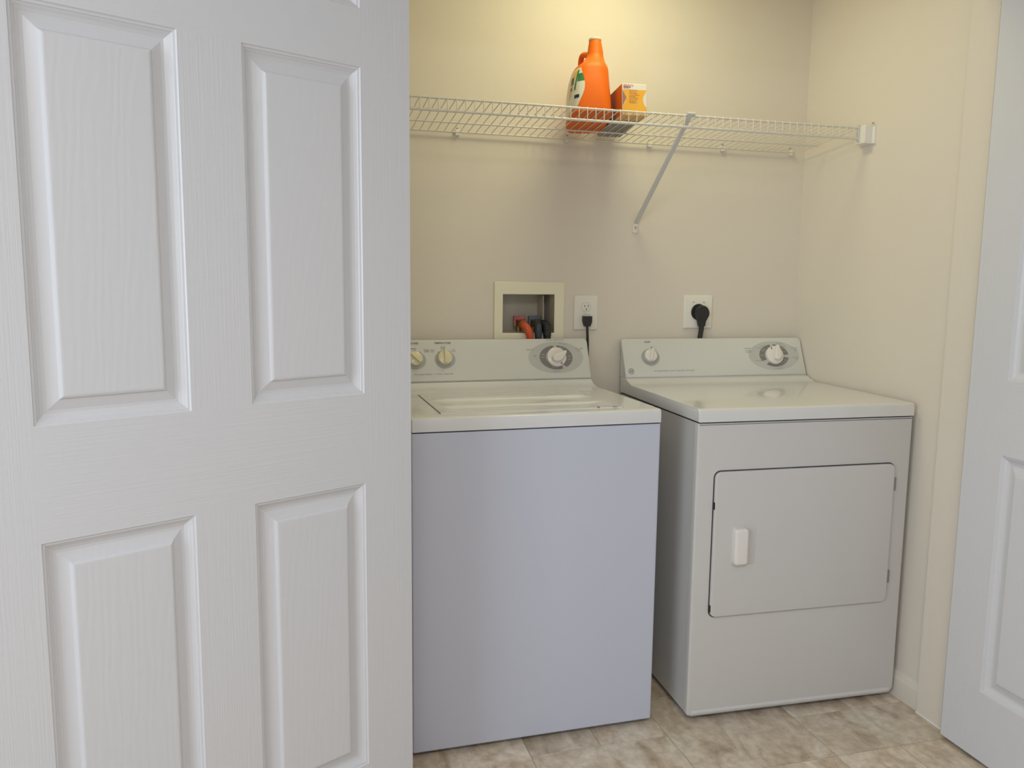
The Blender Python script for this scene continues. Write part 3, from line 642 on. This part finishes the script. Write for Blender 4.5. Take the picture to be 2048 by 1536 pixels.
box(bm, 1.186-SX, XR-.006-SX, -.362-SY, -.316-SY, 1.695-SZ, 1.752-SZ, bev=.003)
eb = obj('end_bracket', bm, M['plastic_white'], sh)
bm = bmesh.new(); lathe(bm, [(.003, 0), (.003, .003), (.001, .004)], lambda a, b_, h: SH(XR-.0075-h, -.364+a, 1.757+b_), 10); obj('bracket_screw', bm, M['steel'], eb)
bm = bmesh.new(); box(bm, 1.1795-SX, 1.1870-SX, -.3405-SY, -.3310-SY, 1.7040-SZ, 1.7540-SZ, bev=.001); obj('rod_end', bm, M['strut'], sh)
# diagonal support strut
st = thing('shelf_strut', 'diagonal white metal strut propping the shelf against the wall', 'shelf strut', (.578, 0, 1.439))
A = Vector((.597, YS_-.0055, ZT+.004)); D = Vector((.579, -.007, 1.452)); ax = (A-D).normalized(); sd = Vector((1, 0, 0)); sd = (sd-ax*sd.dot(ax)).normalized(); nn = ax.cross(sd)
bm = bmesh.new(); o0 = Vector((.578, 0, 1.439))
w2 = .0072
prof = [(-w2, -.0045), (-w2+.0014, -.0045), (-w2+.0014, .0005), (w2-.0014, .0005), (w2-.0014, -.0045), (w2, -.0045), (w2, .002), (-w2, .002)]
prism(bm, prof, 0, (A-D).length, lambda t_, a, b_: tuple(D+ax*t_+sd*a+nn*(-b_)-o0))
obj('strut_bar', bm, M['strut'], st)
bm = bmesh.new(); tube(bm, [A-o0+Vector((-.012, -.002, .0035)), A-o0+Vector((.014, -.002, .0035))], .0050, 8); tube(bm, [A-o0+Vector((.011, .004, .008)), A-o0+Vector((.011, -.004, -.004))], .002, 6); obj('strut_hook', bm, M['strut'], st)
bm = bmesh.new(); slab(bm, rrect(-.0090, .0090, -.0190, .0140, .004), 0, .005, lambda x, y, h: (x, -h, y), b=.001); ft = obj('strut_foot', bm, M['plastic_white'], st)
bm = bmesh.new(); lathe(bm, [(.0034, .0045), (.0034, .007), (.001, .008)], lambda x, y, h: (x, -h, y-.002), 12); obj('foot_screw', bm, M['steel'], ft)

# ------------------------------------------------------------ orange bottle on the shelf
tilt = math.atan(SL)
def on_deck(x, y): return ZB_+SL*(YB_-y)+.0042+zz(x)
bx, by = .3345, -.180; rot = math.radians(-13)
bt = thing('detergent_bottle', 'tall orange detergent jug with white cap on the wire shelf', 'bottle', (bx, by, on_deck(bx, by)), rot)
bt.rotation_euler = Euler = (Matrix.Rotation(-tilt, 4, 'X') @ Matrix.Rotation(rot, 4, 'Z')).to_euler()
# sections: z, centre along length, half length, half width, squareness
SEC = [(0, 0, .114, .056, 5.5, 0), (.003, 0, .120, .061, 5.0, 0), (.012, 0, .121, .0625, 4.5, 0), (.05, 0, .119, .0625, 3.8, 0), (.09, 0, .114, .0610, 3.3, 0), (.125, -.001, .106, .0575, 3.1, .002), (.140, -.003, .101, .0550, 3.0, .004),
       (.149, -.008, .092, .0510, 2.8, .006), (.155, -.017, .078, .0450, 2.6, .009), (.161, -.028, .060, .0390, 2.4, .012), (.169, -.036, .045, .0335, 2.2, .0145), (.178, -.041, .033, .0285, 2.0, .0165), (.187, -.044, .0265, .0250, 2.0, .018), (.196, -.045, .0240, .0238, 2.0, .0185), (.232, -.046, .0178, .0178, 2.0, .0185)]
def sec_at(z):
    for a, b_ in zip(SEC, SEC[1:]):
        if a[0] <= z <= b_[0]:
            k = (z-a[0])/(b_[0]-a[0]); return [a[i]+(b_[i]-a[i])*k for i in range(6)]
    return SEC[-1]
def surf(th, z, off=0.):
    _, c0, hl, hw_, q_, cx_ = sec_at(z); ct, sn = math.cos(th), math.sin(th)
    x = cx_+(hw_+off)*math.copysign(abs(ct)**(2/q_), ct); y = c0+(hl+off)*math.copysign(abs(sn)**(2/q_), sn)
    return (x, y, z)
bm = bmesh.new(); n = 56; rings = []
zs = []
for a, b_ in zip(SEC, SEC[1:]):
    k = 3
    zs += [a[0]+(b_[0]-a[0])*i/k for i in range(k)]
zs.append(SEC[-1][0])
for z in zs: rings.append([bm.verts.new(surf(2*math.pi*k/n, z)) for k in range(n)])
for A_, D_ in zip(rings, rings[1:]):
    for k in range(n): bm.faces.new((A_[k], A_[(k+1) % n], D_[(k+1) % n], D_[k]))
bm.faces.new(rings[0][::-1]); bm.faces.new(rings[-1]); bo = obj('bottle_body', bm, M['orange'], bt, smooth=True)
bm = bmesh.new(); lathe(bm, [(.0185, .2315), (.0192, .2325), (.0192, .2370), (.0180, .2385), (.001, .239)], lambda x, y, z: (x+.0185, y-.046, z), 28); obj('cap', bm, M['label'], bt, smooth=True)
bm = bmesh.new(); tube(bm, spline([(.010, -.030, .188), (-.004, -.018, .200), (-.014, -.004, .203), (-.018, .010, .192), (-.018, .016, .172), (-.016, .018, .140)], 7), [.0085]*36, 12); obj('handle', bm, M['orange'], bt, smooth=True)
def patch(name, f0, f1, z0, z1, m_, off, nz=16, nt=10):
    bm = bmesh.new(); g = []
    for i in range(nz+1):
        z = z0+(z1-z0)*i/nz; a0, a1 = f0(z), f1(z); g.append([bm.verts.new(surf(a0+(a1-a0)*k/nt, z, off)) for k in range(nt+1)])
    for i in range(nz):
        for k in range(nt): bm.faces.new((g[i][k], g[i][k+1], g[i+1][k+1], g[i+1][k]))
    return obj(name, bm, m_, bo, smooth=True)
# the left broad side is th = pi; th grows towards the end facing the room (3*pi/2)
R_ = math.radians
edge = lambda z: R_(246 + 16*math.sin(math.pi*(z-.012)/.125)) if False else R_(238+22*math.sin(math.pi*max(0, min(1, (z-.010)/.135))))
patch('label', lambda z: R_(140), edge, .014, .137, M['label'], .0005, 20, 16)
patch('label_stripe', lambda z: R_(188+(z-.06)*420), lambda z: R_(205+(z-.06)*430), .056, .130, M['yellow'], .0009)
patch('label_emblem', lambda z: R_(236), lambda z: edge(z), .094, .118, M['green'], .0009, 6, 4)
patch('label_swoosh', lambda z: R_(226+(z-.085)*160), lambda z: R_(232+(z-.085)*160), .070, .130, M['green'], .0011, 8, 2)
patch('label_letters', lambda z: R_(205), lambda z: R_(219), .090, .112, M['label_navy'], .0011, 4, 3)
patch('label_letters', lambda z: R_(203), lambda z: R_(212), .074, .082, M['label_navy'], .0011, 4, 3)
patch('label_band', lambda z: R_(226), lambda z: min(R_(246), edge(z)), .044, .054, M['label_navy'], .0011, 4, 3)

# ------------------------------------------------------------ small carton on the shelf
kx, ky = .448, -.171; kr_ = math.radians(-3.5)
kb = thing('product_carton', 'small white and amber carton beside the orange jug', 'box', (kx, ky, on_deck(kx, ky)), 0)
kb.rotation_euler = (Matrix.Rotation(-tilt, 4, 'X') @ Matrix.Rotation(kr_, 4, 'Z')).to_euler()
hx, hy, hz = .0385, .122, .092
obj('carton', B(-hx, hx, -hy, hy, 0, hz, bev=.0012, seg=1), M['carton_white'], kb)
TF = lambda x, y, h: (x, -hy-h, y)
bm = bmesh.new()
L_ = [(-hx+.001, .0745)]+[(-hx+.001+.010*math.sin(math.pi*k/10)**1.2, .0745-.052*k/10) for k in range(1, 10)]+[(-hx+.001, .024), (-hx+.001, .002)]
R2 = [(hx-.001, .002), (hx-.0015, .022)]+[(hx-.0015-.011*math.sin(math.pi*k/10), .022+.050*k/10) for k in range(1, 10)]+[(hx-.001, .0745)]
plate(bm, L_+R2, 0, .0003, TF); obj('front_print', bm, M['carton_yellow'], kb)
bm = bmesh.new(); plate(bm, [(-hx+.001, .072), (-hx+.013, .051), (-hx+.001, .026)][::1], .0, .0006, TF); obj('front_picture', bm, M['carton_photo'], kb)
def bars(y, xa, xb, h_, m_, nm, seed):
    bm = bmesh.new(); r_ = random.Random(seed); x = xa
    while x < xb:
        w_ = r_.uniform(.0012, .0024); plate(bm, rrect(x, x+w_, y-h_/2, y+h_/2*r_.choice((1, 1, .7)), .0001, 1), 0, .0008, TF); x += w_+r_.choice((.0005, .0005, .0016))
    obj(nm, bm, m_, kb)
bars(.0872, -.034, -.006, .0055, M['pink'], 'title_print', 1); bars(.0818, -.034, -.013, .0032, M['violet'], 'subtitle_print', 2); bars(.0782, -.034, -.018, .0018, M['ink_soft'], 'fine_print', 3)
for i, (y, xb) in enumerate(((.0735, .008), (.0685, .004), (.0640, .007), (.0590, .014), (.0550, .002), (.0505, .012), (.0450, .008), (.0405, .004), (.0365, .006))): bars(y, -.017, xb, .0021, M['carton_grey'] if i % 2 == 0 else M['carton_orange'], 'fine_print', 10+i)
TL = lambda x, y, h: (-hx-h, x, y)
bm = bmesh.new(); plate(bm, [(-hy+.001, .001), (-hy+.06, .001), (-hy+.06, hz-.001), (-hy+.001, hz-.001)], 0, .0003, TL); obj('side_print', bm, M['carton_orange'], kb)
bm = bmesh.new(); plate(bm, [(-hy+.06, .001), (hy-.001, .001), (hy-.001, hz-.001), (-hy+.06, hz-.001)], 0, .0003, TL); obj('side_picture', bm, M['carton_photo'], kb)
TU = lambda x, y, h: (x, y, -h)
bm = bmesh.new(); plate(bm, [(-hx+.001, -hy+.055), (hx-.001, -hy+.055), (hx-.001, hy-.001), (-hx+.001, hy-.001)], 0, .0003, TU); obj('base_flap', bm, M['carton_grey'], kb)
bm = bmesh.new(); plate(bm, [(-hx+.001, -hy+.001), (hx-.001, -hy+.001), (hx-.001, -hy+.055), (-hx+.001, -hy+.055)], 0, .0003, TU); obj('base_print', bm, M['carton_yellow'], kb)

# ------------------------------------------------------------ ceiling lamp housings (out of view)
def lamp(x, y, r, label):
    l = thing('ceiling_lamp', label, 'lamp', (x, y, HZ))
    bm = bmesh.new(); lathe(bm, [(r*1.1, 0), (r*1.1, -.03), (r, -.045), (r*.9, -.048), (.001, -.05)], n=32); obj('lamp_housing', bm, M['lampglass'], l, smooth=True)
lamp(.40, -.45, .2, 'round ceiling lamp inside the closet'); lamp(-.55, -3.1, .27, 'round ceiling lamp in the hall')
